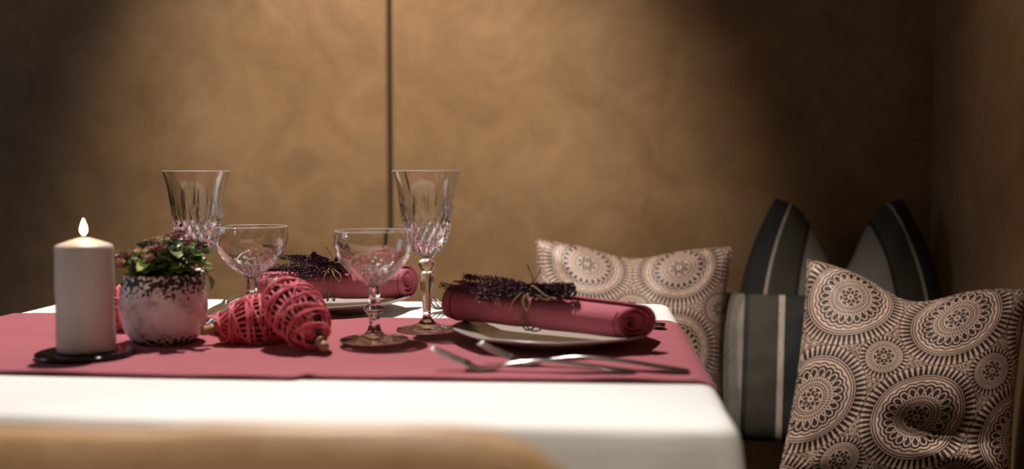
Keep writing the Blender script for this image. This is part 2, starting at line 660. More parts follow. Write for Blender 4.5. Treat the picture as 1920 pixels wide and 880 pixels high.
def tablecloth():
    # outline stations around a rounded rectangle, rings from the middle outwards and down
    rc = 0.022
    pts = []
    def corner(cx, cy, a0):
        for k in range(9):
            a = a0 + (PI / 2) * k / 8
            pts.append((cx, cy, math.cos(a), math.sin(a)))
    def side(x0, y0, x1, y1, nx, ny, m):
        for k in range(1, m):
            t = k / m
            pts.append((x0 + (x1 - x0) * t, y0 + (y1 - y0) * t, nx, ny))
    ax, ay = hx - rc, hy - rc
    corner(ax, ay, 0); side(ax, ay, -ax, ay, 0, 1, 60)
    corner(-ax, ay, PI / 2); side(-ax, ay, -ax, -ay, -1, 0, 50)
    corner(-ax, -ay, PI); side(-ax, -ay, ax, -ay, 0, -1, 60)
    corner(ax, -ay, 1.5 * PI); side(ax, -ay, ax, ay, 1, 0, 50)
    n = len(pts)
    rings = [(rc * 0.0, 0.0), (rc * 0.5, 0.0), (rc * 0.8, -0.0008), (rc * 1.05, -0.004), (rc * 1.2, -0.010), (rc * 1.27, -0.02),
             (rc * 1.3, -0.04), (rc * 1.33, -0.07), (rc * 1.36, -0.11), (rc * 1.4, -0.15), (rc * 1.44, -0.19), (rc * 1.48, -0.23), (rc * 1.5, -0.26)]
    vs, fs = [], []
    for j, (off, dz) in enumerate(rings):
        for i, (x, y, nx, ny) in enumerate(pts):
            s = i / n * TAU
            cornerness = abs(nx * ny) * 2
            wv = (-dz) * (0.05 * math.sin(s * 23) + 0.035 * math.sin(s * 41 + 1)) + (-dz) * 0.12 * cornerness
            o = off + max(wv, -0.004)
            vs.append((x + nx * o, y + ny * o, dz))
    for j in range(len(rings) - 1):
        for i in range(n):
            i2 = (i + 1) % n
            fs.append([j * n + i, (j + 1) * n + i, (j + 1) * n + i2, j * n + i2])
    fs.append(list(range(n)))
    o = mesh_obj('tablecloth', vs, fs, MT['white'])
    o.location = ((TX0 + TX1) / 2, (TY0 + TY1) / 2, TZ)
    return o


tag(tablecloth(), 'white linen tablecloth draped over the table', 'tablecloth')


def runner():
    # strip along x: hangs at both ends, follows the rounded table edge
    prof = []
    L, R = TX0 - 0.0068, TX1 + 0.0068
    for z in (-0.20, -0.15, -0.10, -0.06, -0.035):
        prof.append((L - 0.0035 + z * 0.03, z))
    for k in range(1, 8):
        a = PI - (PI / 2) * k / 8
        prof.append((L + 0.022 + 0.0255 * math.cos(a), -0.0235 + 0.0255 * math.sin(a)))
    m = 130
    for k in range(m + 1):
        prof.append((L + 0.022 + (R - L - 0.044) * k / m, 0.0022))
    for k in range(1, 8):
        a = PI / 2 - (PI / 2) * k / 8
        prof.append((R - 0.022 + 0.0255 * math.cos(a), -0.0235 + 0.0255 * math.sin(a)))
    for z in (-0.035, -0.06, -0.10, -0.15, -0.20):
        prof.append((R + 0.0035 - z * 0.03, z))
    ny = 44
    vs, fs = [], []
    for i, (x, z) in enumerate(prof):
        for j in range(ny + 1):
            t = j / ny
            y0 = 0.929 + 0.006 * math.sin(x * 5) + 0.004 * (x + 0.4)
            if x < -0.28:
                y0 -= 0.006
            y1 = 1.320 + 0.005 * math.sin(x * 9 + 1)
            y = y0 + (y1 - y0) * t
            top = 1.0 if -0.78 < x < 0.08 else 0.0
            e = (math.exp(-((t) / 0.05) ** 2) + math.exp(-((1 - t) / 0.05) ** 2))
            dz = 0.0
            if top:
                # raised creases where it was folded, and lifted hem ripples
                dz += 0.0022 * math.exp(-((x + 0.283 + 0.10 * (t - 0.1)) / 0.006) ** 2)
                dz += 0.0020 * math.exp(-((x + 0.705 - 0.02 * t) / 0.010) ** 2)
                dz += e * 0.0020 * max(0, math.sin(x * 34 + 0.7)) * (1 if x > -0.1 else 0.5)
                dz += 0.0006 * (noise.noise(Vector((x * 9, y * 9, 0))) + 0.6)
                dz += 0.006 * math.exp(-((x + 0.365) / 0.02) ** 2) * math.exp(-((1 - t) / 0.07) ** 2)
            vs.append((x, y, z + max(dz, 0)))
    for i in range(len(prof) - 1):
        for j in range(ny):
            a = i * (ny + 1) + j
            fs.append([a, a + ny + 1, a + ny + 2, a + 1])
    o = mesh_obj('table_runner', vs, fs, MT['pink'])
    o.location.z = TZ
    md = o.modifiers.new('thickness', 'SOLIDIFY')
    md.thickness = 0.0014
    md.offset = 1.0
    return o


tag(runner(), 'dusty rose linen runner laid across the white tablecloth', 'table runner')
RZ = TZ + 0.0038   # top of the runner

# ------------------------------------------------------------------ chair in the foreground
ch = empty('dining_chair', (-0.235, 0.46, 0))
tag(ch, 'light oak dining chair in the blurred foreground', 'chair')


def rail(name, z0, z1, half, thick, bulge, crown):
    g = Geo()
    n = 28
    ring = []
    for i in range(n + 1):
        t = -1 + 2 * i / n
        x = t * half
        y = -bulge * (1 - t * t)
        e = 1 - abs(t) ** 10 * 0.55
        zc = (z0 + z1) / 2
        h = (z1 - z0) / 2 * e
        zt = zc + h - crown * (1 - (2 * abs(t) - 1) ** 2) * 0.0 + crown * (1 if t > 0.15 else 0)* min(1, max(0, (t - 0.15) / 0.15))
        sec = []
        for k in range(12):
            a = TAU * k / 12
            ca, sa = math.cos(a), math.sin(a)
            px = math.copysign(abs(ca) ** 0.55, ca) * thick / 2
            pz = math.copysign(abs(sa) ** 0.55, sa)
            sec.append((x, y + px, zc + pz * (h if pz < 0 else zt - zc)))
        ring += sec
    fs = []
    for i in range(n):
        for k in range(12):
            k2 = (k + 1) % 12
            fs.append([i * 12 + k, i * 12 + k2, (i + 1) * 12 + k2, (i + 1) * 12 + k])
    fs.append(list(range(12))[::-1])
    fs.append([n * 12 + k for k in range(12)])
    return mesh_obj(name, ring, fs, MT['oak'], ch)


rail('top_rail', 0.735, 0.828, 0.222, 0.026, 0.020, 0.003)
rail('lower_rail', 0.56, 0.61, 0.195, 0.020, 0.016, 0.0)
for sx in (-1, 1):
    g = Geo()
    g.tube(spline([(sx * 0.19, 0.03, 0.0), (sx * 0.192, 0.045, 0.25), (sx * 0.194, 0.05, 0.45), (sx * 0.197, 0.018, 0.66), (sx * 0.20, -0.004, 0.785)], 6), 0.017, 10)
    g.build('rear_leg', MT['oak'], ch)
    g = Geo()
    g.tube([(sx * 0.19, 0.43, 0.0), (sx * 0.188, 0.425, 0.2), (sx * 0.185, 0.42, 0.43)], 0.017, 10)
    g.build('front_leg', MT['oak'], ch)
    box('side_rail', (sx * 0.188 - 0.011, sx * 0.188 + 0.011, 0.05, 0.42, 0.385, 0.43), MT['oak'], ch, 0.003)
box('seat', (-0.215, 0.215, 0.03, 0.45, 0.43, 0.455), MT['oak'], ch, 0.01)


# ------------------------------------------------------------------ candle
cx, cy = -0.537, 1.006
hold = mesh_obj('candle_plate', *revolve_geo([(0.001, 0), (0.044, 0), (0.0485, 0.0012), (0.0500, 0.0035), (0.0492, 0.0055), (0.047, 0.0062), (0.042, 0.0058), (0.001, 0.0058)], 72, close_top=True, close_bot=True), MT['black_glass'])
hold.location = (cx - 0.0015, cy, RZ)
tag(hold, 'round black glass plate under the candle', 'candle holder')
cd = empty('pillar_candle', (cx, cy, RZ + 0.0060))
tag(cd, 'lit ivory pillar candle on the black glass plate', 'candle')
pr = [(0.001, 0), (0.0275, 0), (0.0290, 0.0018), (0.0293, 0.004)] + [(0.0293 + 0.0003 * math.sin(k), 0.004 + 0.104 * k / 12) for k in range(1, 13)]
pr += [(0.0291, 0.1100), (0.0283, 0.1118), (0.0265, 0.1132), (0.020, 0.1155), (0.012, 0.1180), (0.006, 0.1197), (0.003, 0.1202), (0.0006, 0.1200)]
mesh_obj('wax_body', *revolve_geo(pr, 72, close_top=True, close_bot=True), MT['wax'], cd)
Geo().tube(spline([(0, 0, 0.119), (0.0002, 0, 0.123), (0.0010, 0, 0.1265), (0.0022, 0, 0.129)], 4), 0.0008, 8).build('wick', MT['wick'], cd)
fl = [(0.0003, 0.1225), (0.0020, 0.1240), (0.0034, 0.1265), (0.0038, 0.1292), (0.0031, 0.1325), (0.0019, 0.1358), (0.0009, 0.1385), (0.0002, 0.1405)]
mesh_obj('flame', *revolve_geo(fl, 20, close_top=True, close_bot=True), MT['flame'], cd)
pl = bpy.data.lights.new('candle_light', 'POINT')
pl.energy = 0.10
pl.color = (1, 0.62, 0.28)
pl.shadow_soft_size = 0.004
plo = bpy.data.objects.new('candle_light', pl)
COL.objects.link(plo)
plo.parent = cd
plo.location = (0, 0, 0.150)

# ------------------------------------------------------------------ potted sedum
pt = empty('potted_sedum', (-0.4935, 1.100, RZ))
tag(pt, 'small crackled ceramic pot planted with flowering sedum', 'potted plant')
prof = [(0.001, 0.0), (0.031, 0.0), (0.0345, 0.002)] + [tuple(p) for p in spline([(0.0375, 0.006), (0.0445, 0.018), (0.0480, 0.034), (0.0485, 0.046), (0.0470, 0.060), (0.0448, 0.072), (0.0438, 0.078)], 4)]
prof += [(0.0436, 0.0795), (0.0425, 0.0803), (0.0412, 0.0795), (0.0408, 0.076), (0.0415, 0.066), (0.042, 0.060)]
prof = [(p[0], p[1]) for p in prof]
mesh_obj('pot', *revolve_geo(prof, 80, lambda th, i, r, z: r * (1 + 0.006 * math.sin(3 * th + z * 30)), close_bot=True), MT['pot'], pt)
mesh_obj('soil', *revolve_geo([(0.0425, 0.066), (0.03, 0.069), (0.015, 0.071), (0.001, 0.071)], 32, close_top=True), MT['soil'], pt)


def leaf_mesh():
    n, m = 8, 4
    vs, fs = [], []
    L, W = 0.0155, 0.0056
    for side in (1, -1):
        for i in range(n + 1):
            t = i / n
            wd = W * (math.sin(PI * min(1, t ** 1.45)) ** 0.7 if 0 < t < 1 else 0.05)
            for j in range(m + 1):
                s = -1 + 2 * j / m
                th = 0.0008 * (1 - s * s) * math.sin(PI * t) ** 0.5 if 0 < t < 1 else 0
                vs.append((s * wd, t * L, 0.0030 * s * s * math.sin(PI * t) - 0.0028 * t * t + side * th))
        b = 0 if side == 1 else (n + 1) * (m + 1)
        for i in range(n):
            for j in range(m):
                a = b + i * (m + 1) + j
                f = [a, a + 1, a + m + 2, a + m + 1]
                fs.append(f if side == 1 else f[::-1])
    me = bpy.data.meshes.new('leaf')
    me.from_pydata(vs, [], fs)
    me.polygons.foreach_set('use_smooth', [True] * len(me.polygons))
    me.materials.append(MT['leaf'])
    return me


LEAF = leaf_mesh()


def ico_geo(r, sub=1):
    bm = bmesh.new()
    bmesh.ops.create_icosphere(bm, subdivisions=sub, radius=r)
    bm.verts.index_update()
    vs = [v.co.copy() for v in bm.verts]
    fs = [[v.index for v in f.verts] for f in bm.faces]
    bm.free()
    return vs, fs


ICO = ico_geo(1.0, 1)
rs = random.Random(5)
tops = []
for k in range(34):
    a = k * 2.39996 + 0.4
    rr = math.sqrt((k + 0.5) / 34)
    ox, oy = math.cos(a) * rr, math.sin(a) * rr
    h = 0.103 + 0.015 * (1 - rr) + 0.010 * ox + rs.uniform(-0.006, 0.005)
    if ox > 0.25:
        h += 0.006 * (1 - abs(ox - 0.4))
    tops.append((ox * 0.050, oy * 0.044, h, rr))
nl = 0
for k, (x, y, h, rr) in enumerate(tops):
    st = spline([(x * 0.35, y * 0.35, 0.068), (x * 0.62, y * 0.62, 0.086), (x, y, h)], 5)
    so = Geo().tube(st, 0.0011, 6, taper=lambda t: 1 - 0.4 * t).build('stem', MT['stem'], pt)
    for q in range(9 if rr > 0.5 else 5):
        f = 0.36 + 0.62 * (q + rs.random() * 0.5) / 9 if rr > 0.5 else 0.6 + 0.4 * q / 5
        p = st[min(len(st) - 1, int(f * (len(st) - 1)))]
        az = math.atan2(y, x) + rs.uniform(-1.7, 1.7)
        lo = bpy.data.objects.new('leaf', LEAF)
        COL.objects.link(lo)
        lo.parent = so
        lo.location = p
        lo.rotation_euler = (Matrix.Rotation(az - PI / 2, 3, 'Z') @ Matrix.Rotation(rs.uniform(-0.35, 0.75), 3, 'X') @ Matrix.Rotation(rs.uniform(-0.6, 0.6), 3, 'Y')).to_euler()
        sc = rs.uniform(0.7, 1.35)
        lo.scale = (sc, sc, sc)
        nl += 1
    if rs.random() < 0.82:
        g = Geo()
        for q in range(22):
            d = Vector((rs.gauss(0, 1), rs.gauss(0, 1), abs(rs.gauss(0, 0.6)))).normalized()
            c = Vector((x, y, h)) + Vector((d.x * 0.0098, d.y * 0.0098, d.z * 0.005)) * rs.uniform(0.4, 1)
            r = rs.uniform(0.0010, 0.0017)
            g.add(ICO[0], ICO[1], Matrix.Translation(c) @ Matrix.Diagonal((r, r, r * 1.2, 1)))
            g.tube([Vector((x, y, h - 0.006)), c], 0.00035, 4)
        o = g.build('flower_cluster', MT['bud_green'] if (k % 6 == 2 and y < 0.01) else MT['bud'], pt)
# one drooping leafy shoot on the right of the rim
st = spline([(0.034, -0.012, 0.074), (0.046, -0.016, 0.088), (0.056, -0.018, 0.086), (0.060, -0.018, 0.080)], 5)
so = Geo().tube(st, 0.0009, 6).build('stem', MT['stem'], pt)
for f, az, el, sc in ((0.5, 0.3, 0.4, 0.9), (0.7, -0.9, 0.2, 0.9), (1.0, 0.1, -1.2, 1.15), (0.9, 1.2, 0.5, 0.9), (0.4, -0.4, 0.6, 1.0)):
    lo = bpy.data.objects.new('leaf', LEAF)
    COL.objects.link(lo)
    lo.parent = so
    lo.location = st[int(f * (len(st) - 1))]
    lo.rotation_euler = (Matrix.Rotation(az - PI / 2, 3, 'Z') @ Matrix.Rotation(el, 3, 'X')).to_euler()
    lo.scale = (sc, sc, sc)


# ------------------------------------------------------------------ crystal
def hexr(n):
    seg = TAU / n
    def f(th):
        a = (th % seg) - seg / 2
        return math.cos(seg / 2) / math.cos(a)
    return f


def sstep(a, b, x):
    t = max(0, min(1, (x - a) / (b - a)))
    return t * t * (3 - 2 * t)


def bowl(outer, wall, floor_z, cut, n, root, name='bowl'):
    """outer: fine profile foot->rim; inner offset by wall(h); cut(th,h)->depth of the cutting"""
    z0, z1 = outer[0][1], outer[-1][1]
    vs, fs = [], []
    m = len(outer)
    for i, (r, z) in enumerate(outer):
        h = (z - z0) / (z1 - z0)
        a = outer[max(i - 1, 0)]
        b = outer[min(i + 1, m - 1)]
        t = Vector((b[0] - a[0], b[1] - a[1])).normalized()
        nr, nz = t.y, -t.x
        for k in range(n):
            th = TAU * k / n
            d = cut(th, h) if cut else 0
            rr, zz = r - nr * d, z - nz * d
            vs.append((rr * math.cos(th), rr * math.sin(th), zz))
    inner = []
    for i in range(m - 1, -1, -1):
        r, z = outer[i]
        h = (z - z0) / (z1 - z0)
        a = outer[max(i - 1, 0)]
        b = outer[min(i + 1, m - 1)]
        t = Vector((b[0] - a[0], b[1] - a[1])).normalized()
        wl = wall(h)
        ri, zi = r - t.y * wl, z + t.x * wl
        if zi < floor_z or ri < 0.002:
            break
        if inner and zi > inner[-1][1] - 1e-5:
            continue
        inner.append((ri, zi))
    lr, lz = inner[-1]
    for f in (0.75, 0.45, 0.15, 0.02):
        inner.append((lr * f, lz - (1 - f * f) * lr * 0.28))
    zt = outer[-1][1]
    rt = outer[-1][0]
    rw = wall(1) / 2
    rim = [(rt - rw + rw * math.cos(PI * k / 8), zt + rw * math.sin(PI * k / 8)) for k in range(1, 8)]
    for r, z in inner:
        for k in range(n):
            th = TAU * k / n
            vs.append((r * math.cos(th), r * math.sin(th), z))
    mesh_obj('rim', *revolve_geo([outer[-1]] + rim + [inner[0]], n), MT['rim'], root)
    tot = m + len(inner)
    for i in range(tot - 1):
        if i == m - 1:
            continue
        for k in range(n):
            k2 = (k + 1) % n
            fs.append([i * n + k, i * n + k2, (i + 1) * n + k2, (i + 1) * n + k])
    b = (tot - 1) * n
    fs.append([b + k for k in range(n)])
    return mesh_obj(name, vs, fs, MT['glass'], root)


def fine(pts, n): return [(p[0], p[1]) for p in spline(pts, n)]


def cut_coupe(th, h):
    """four overlapping arches, bead band inside, swirl cuts below"""
    d = 0.0
    r = 0.042
    x = th / TAU * 4
    for k in (math.floor(x), math.floor(x) + 1):
        dx = (x - k) * (TAU / 4) * r
        dy = (h - 0.10) * 0.058
        R = math.sqrt(dx * dx * 1.05 + dy * dy * 1.45)
        R0 = 0.036
        d += 0.00055 * math.exp(-((R - R0) / 0.0011) ** 2)
        d += 0.00035 * math.exp(-((R - R0 + 0.0032) / 0.0008) ** 2)
        band = sstep(R0 - 0.013, R0 - 0.012, R) * (1 - sstep(R0 - 0.005, R0 - 0.004, R))
        ang = math.atan2(dy, dx)
        bead = abs(math.sin(ang * 9)) * abs(math.sin((R - R0 + 0.004) / 0.008 * PI))
        d += band * 0.00055 * (1 - bead)
        inner = 1 - sstep(R0 - 0.0145, R0 - 0.0135, R)
        d += inner * 0.00045 * (abs(math.sin(dx * 420 + dy * 300)) + abs(math.sin(dx * 300 - dy * 520))) * sstep(0.05, 0.15, h)
    low = 1 - sstep(0.30, 0.42, h)
    sw = abs(math.sin(th * 12 + h * 9))
    d += low * 0.0010 * (1 - sw) ** 1.5
    return 1.45 * d * (1 - sstep(0.82, 0.86, h)) * sstep(0.0, 0.05, h)


def cut_goblet(th, h):
    d = 0.0
    dm = (1 - sstep(0.38, 0.50, h)) * sstep(0.02, 0.08, h)
    a = abs(math.sin(9 * th + h * 17))
    b = abs(math.sin(9 * th - h * 17))
    d += dm * 0.0016 * ((1 - a) ** 1.3 + (1 - b) ** 1.3)
    f = (th / TAU * 12) % 1 - 0.5
    for hs, he, wd in ((0.34, 0.84, 0.34),):
        wdt = wd * max(0, 1 - sstep(hs + 0.05, he, h))
        if wdt > 0.01 and h > hs:
            d += 0.0011 * max(0, 1 - abs(f) / wdt) * sstep(hs, hs + 0.08, h)
    f2 = (th / TAU * 12 + 0.5) % 1 - 0.5
    for off in (-0.22, 0, 0.22):
        g = abs(f2 - off * (h - 0.3) * 2.5)
        if 0.36 < h < 0.62:
            d += 0.0006 * max(0, 1 - g / 0.07) * (1 - sstep(0.50, 0.62, h))
    return d * 1.5


def make_coupe():
    s = 0.000615
    root = empty('coupe_glass')
    P = lambda hw, y: (hw * s, (645 - y) * s)
    outer = fine([P(10.5, 543), P(19, 537), P(34, 527), P(49, 513), P(61, 498), P(69, 482), P(73.5, 463), P(73.8, 450), P(72.5, 438)], 12)
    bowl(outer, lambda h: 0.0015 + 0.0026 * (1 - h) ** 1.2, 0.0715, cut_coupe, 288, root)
    hx6 = hexr(6)
    stem = [P(10.5, 543), P(10.6, 552), P(10.5, 566), P(11, 574), P(20.5, 585), P(20.5, 587), P(12, 597), P(10, 604), P(10, 613), P(13, 625), P(18, 632)]
    prof = []
    for i in range(len(stem) - 1):
        for k in range(3):
            t = k / 3
            prof.append((stem[i][0] * (1 - t) + stem[i + 1][0] * t, stem[i][1] * (1 - t) + stem[i + 1][1] * t))
    prof.append(stem[-1])
    N = len(prof) - 1
    mesh_obj('stem', *revolve_geo(prof[::-1], 288, lambda th, i, r, z: r * (1 + (hx6(th) - 1) * min(1, i / 3, (N - i) / 4))), MT['glass'], root, sharp=22)
    foot = fine([P(18, 632), P(25, 636), P(38, 639), P(56, 641.3), P(64, 642)], 5) + [(65 * s, 0.0012), (64.5 * s, 0.0003), (62 * s, 0), (40 * s, 0.0), (15 * s, 0.0), (0.0004, 0.0)]
    mesh_obj('foot', *revolve_geo(foot[::-1], 288, close_bot=True), MT['glass'], root)
    return root


def make_goblet():
    s = 0.000655
    root = empty('wine_goblet')
    P = lambda hw, y: (hw * s, (626 - y) * s)
    outer = fine([P(11, 488), P(19, 482), P(30, 470), P(39, 456), P(44.5, 438), P(47.5, 418), P(50, 395), P(53, 370), P(57.5, 346), P(64.5, 326)], 11)
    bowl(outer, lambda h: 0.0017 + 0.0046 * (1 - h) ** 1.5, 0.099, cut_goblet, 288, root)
    hx8 = hexr(8)
    knop = fine([P(11, 488), P(11, 490), P(14.5, 495), P(15.5, 501), P(13.5, 508), P(9.8, 513)], 5)
    mesh_obj('knop', *revolve_geo(knop[::-1], 288), MT['glass'], root)
    stem = [P(9.8, 513), P(12.5, 517), P(13.2, 523), P(12.5, 535), P(10.5, 556), P(8.6, 578), P(7.3, 592), P(7.4, 598), P(9.5, 604), P(14, 609)]
    prof = []
    for i in range(len(stem) - 1):
        for k in range(3):
            t = k / 3
            prof.append((stem[i][0] * (1 - t) + stem[i + 1][0] * t, stem[i][1] * (1 - t) + stem[i + 1][1] * t))
    prof.append(stem[-1])
    N = len(prof) - 1
    mesh_obj('stem', *revolve_geo(prof[::-1], 288, lambda th, i, r, z: r * (1 + (hx8(th) - 1) * min(1, i / 3, (N - i) / 4))), MT['glass'], root, sharp=18)
    foot = fine([P(14, 609), P(20, 613.5), P(32, 618), P(48, 621.5), P(57, 622.5)], 5) + [(58 * s, 0.0013), (57.5 * s, 0.0003), (55 * s, 0), (35 * s, 0.0), (12 * s, 0.0), (0.0004, 0.0)]
    mesh_obj('foot', *revolve_geo(foot[::-1], 288, close_bot=True), MT['glass'], root)
    return root


def copy_tree(o):
    c = o.copy()
    COL.objects.link(c)
    for chd in list(o.children):
        d = chd.copy()
        COL.objects.link(d)
        d.parent = c
    return c


c1 = make_coupe()
c1.location = (-0.255, 1.131, RZ + 0.0003)
tag(c1, 'cut crystal coupe glass standing between the yarn spindles and the near plate', 'glass', 'crystal coupe glasses')
c2 = copy_tree(c1)
c2.location = (-0.430, 1.215, RZ + 0.0003)
c2.rotation_euler.z = 0.5
tag(c2, 'cut crystal coupe glass beside the potted sedum, behind the yarn spindles', 'glass', 'crystal coupe glasses')
g1 = make_goblet()
g1.location = (-0.207, 1.212, RZ + 0.0003)
tag(g1, 'tall cut crystal wine goblet next to the near napkin roll', 'glass', 'crystal wine goblets')
g2 = copy_tree(g1)
g2.location = (-0.506, 1.232, RZ + 0.0003)
g2.rotation_euler.z = 0.2
tag(g2, 'tall cut crystal wine goblet behind the potted sedum', 'glass', 'crystal wine goblets')


# ------------------------------------------------------------------ yarn spindles
def spindle(label, a, b, R, seed, turns):
    """a = blunt wooden end, b = pointed wooden end (world); yarn wound on an egg-shaped core"""
    a, b = Vector(a), Vector(b)
    Ln = (b - a).length
    root = empty('yarn_spindle')
    root.matrix_world = frame(a, b - a)
    rr = random.Random(seed)
    y0, y1 = 0.004, Ln - 0.012

    def rad(t):
        t = max(0, min(1, t))
        return R * (math.sin(PI * (t ** 0.86)) ** 0.72 * 0.90 + 0.10 + 0.06 * (1 - t))
    body = [(rad(i / 24) * 0.93 if 0 < i < 24 else 0.004, y0 + (y1 - y0) * i / 24) for i in range(25)]
    rot = Matrix.Rotation(PI / 2, 4, 'Y')
    vs, fs = revolve_geo(body, 32, close_top=True, close_bot=True)
    mesh_obj('core', [rot @ Vector(v) for v in vs], fs, MT['core'], root)
    # one strand: lengthwise passes first, then bands of diagonal crossings
    path = []
    n1, sub = turns, 12
    az = 0.0
    for k in range(n1):
        for q in range(sub):
            t = q / sub
            tt = 0.04 + 0.92 * (t if k % 2 == 0 else 1 - t)
            az = k * (TAU / 7.0 + 0.11) + (0.35 + 0.15 * (k % 3)) * t
            r = rad(tt) * (0.955 + 0.02 * rr.random()) + 0.0004
            path.append((y0 + (y1 - y0) * tt, r * math.cos(az), r * math.sin(az)))
    g = Geo()
    g.tube(path, 0.0014, 5)
    path = []
    nt = 19
    for k in range(nt * 22):
        f = k / (nt * 22)
        tri = abs(((f * 5.0) % 2) - 1)
        tt = 0.10 + 0.80 * tri
        azz = TAU * f * nt + 0.4 * math.sin(f * 40)
        r = rad(tt) * 0.985 + 0.0013 + 0.0005 * rr.random()
        wob = 0.05 * math.sin(azz * 1.0 + f * 9)
        path.append((y0 + (y1 - y0) * (tt + wob), r * math.cos(azz), r * math.sin(azz)))
    g.tube(path, 0.0014, 5)
    # loose thin threads on top
    for q in range(7):
        ph = rr.random() * TAU
        path = []
        for k in range(30):
            t = k / 29
            azz = ph + 2.2 * t * (1 if q % 2 else -1)
            r = rad(0.05 + 0.9 * t) + 0.0022
            path.append((y0 + (y1 - y0) * (0.05 + 0.9 * t), r * math.cos(azz), r * math.sin(azz)))
        g.tube(path, 0.0010, 5)
    g.build('yarn_winding', MT['yarn'], root)
    tip = [(0.0055, y1 - 0.004), (0.0062, y1 + 0.001), (0.0048, y1 + 0.004), (0.0058, y1 + 0.008), (0.0046, y1 + 0.0115), (0.0015, y1 + 0.0130)]
    vs, fs = revolve_geo(tip, 20, close_top=True, close_bot=True)
    mesh_obj('wooden_tip', [rot @ Vector(v) for v in vs], fs, MT['tip'], root)
    cap = [(0.0015, -0.0035), (0.0075, -0.0030), (0.0105, 0.000), (0.0105, 0.003), (0.008, 0.007)]
    vs, fs = revolve_geo(cap, 24, close_top=True, close_bot=True)
    mesh_obj('wooden_cap', [rot @ Vector(v) for v in vs], fs, MT['tip'], root)
    tag(root, label, 'yarn ornament', 'yarn-wound spindles')
    return root


spindle('red yarn-wound spindle lying with its wooden tip against the pot', (-0.345, 1.122, RZ + 0.029), (-0.443, 1.084, RZ + 0.016), 0.0285, 1, 26)
spindle('red yarn-wound spindle propped on its neighbour, wooden tip towards the viewer', (-0.362, 1.100, RZ + 0.067), (-0.284, 1.026, RZ + 0.0085), 0.0285, 2, 26)
spindle('red yarn-wound spindle mostly hidden behind the candle and the pot', (-0.540, 1.205, RZ + 0.031), (-0.632, 1.165, RZ + 0.020), 0.0285, 3, 26)


# ------------------------------------------------------------------ plates
def plate(label, loc, rz):
    prof = [(0.001, 0.003), (0.055, 0.003), (0.062, 0.0), (0.066, 0.0), (0.069, 0.0035), (0.080, 0.0062), (0.100, 0.0112), (0.1145, 0.0152), (0.1165, 0.0164),
            (0.1168, 0.0174), (0.1158, 0.0182), (0.1135, 0.0180), (0.100, 0.0142), (0.082, 0.0092), (0.074, 0.0072), (0.066, 0.0064), (0.03, 0.0060), (0.001, 0.0060)]
    o8 = hexr(8)

    def fn(th, i, r, z):
        k = sstep(0.06, 0.115, r) * 0.55
        return r * (1 + (o8(th) / 0.965 - 1) * k)
    o = mesh_obj('dinner_plate', *revolve_geo(prof, 128, fn, close_top=True, close_bot=True), MT['plate'])
    o.location = loc
    o.rotation_euler.z = rz
    tag(o, label, 'plate', 'stoneware plates')
    return o


plate('cream stoneware plate in front, under the near napkin roll', (-0.048, 1.143, RZ), 0.1)
plate('cream stoneware plate at the far side, under the far napkin roll', (-0.385, 1.400, TZ + 0.003), 0.25)


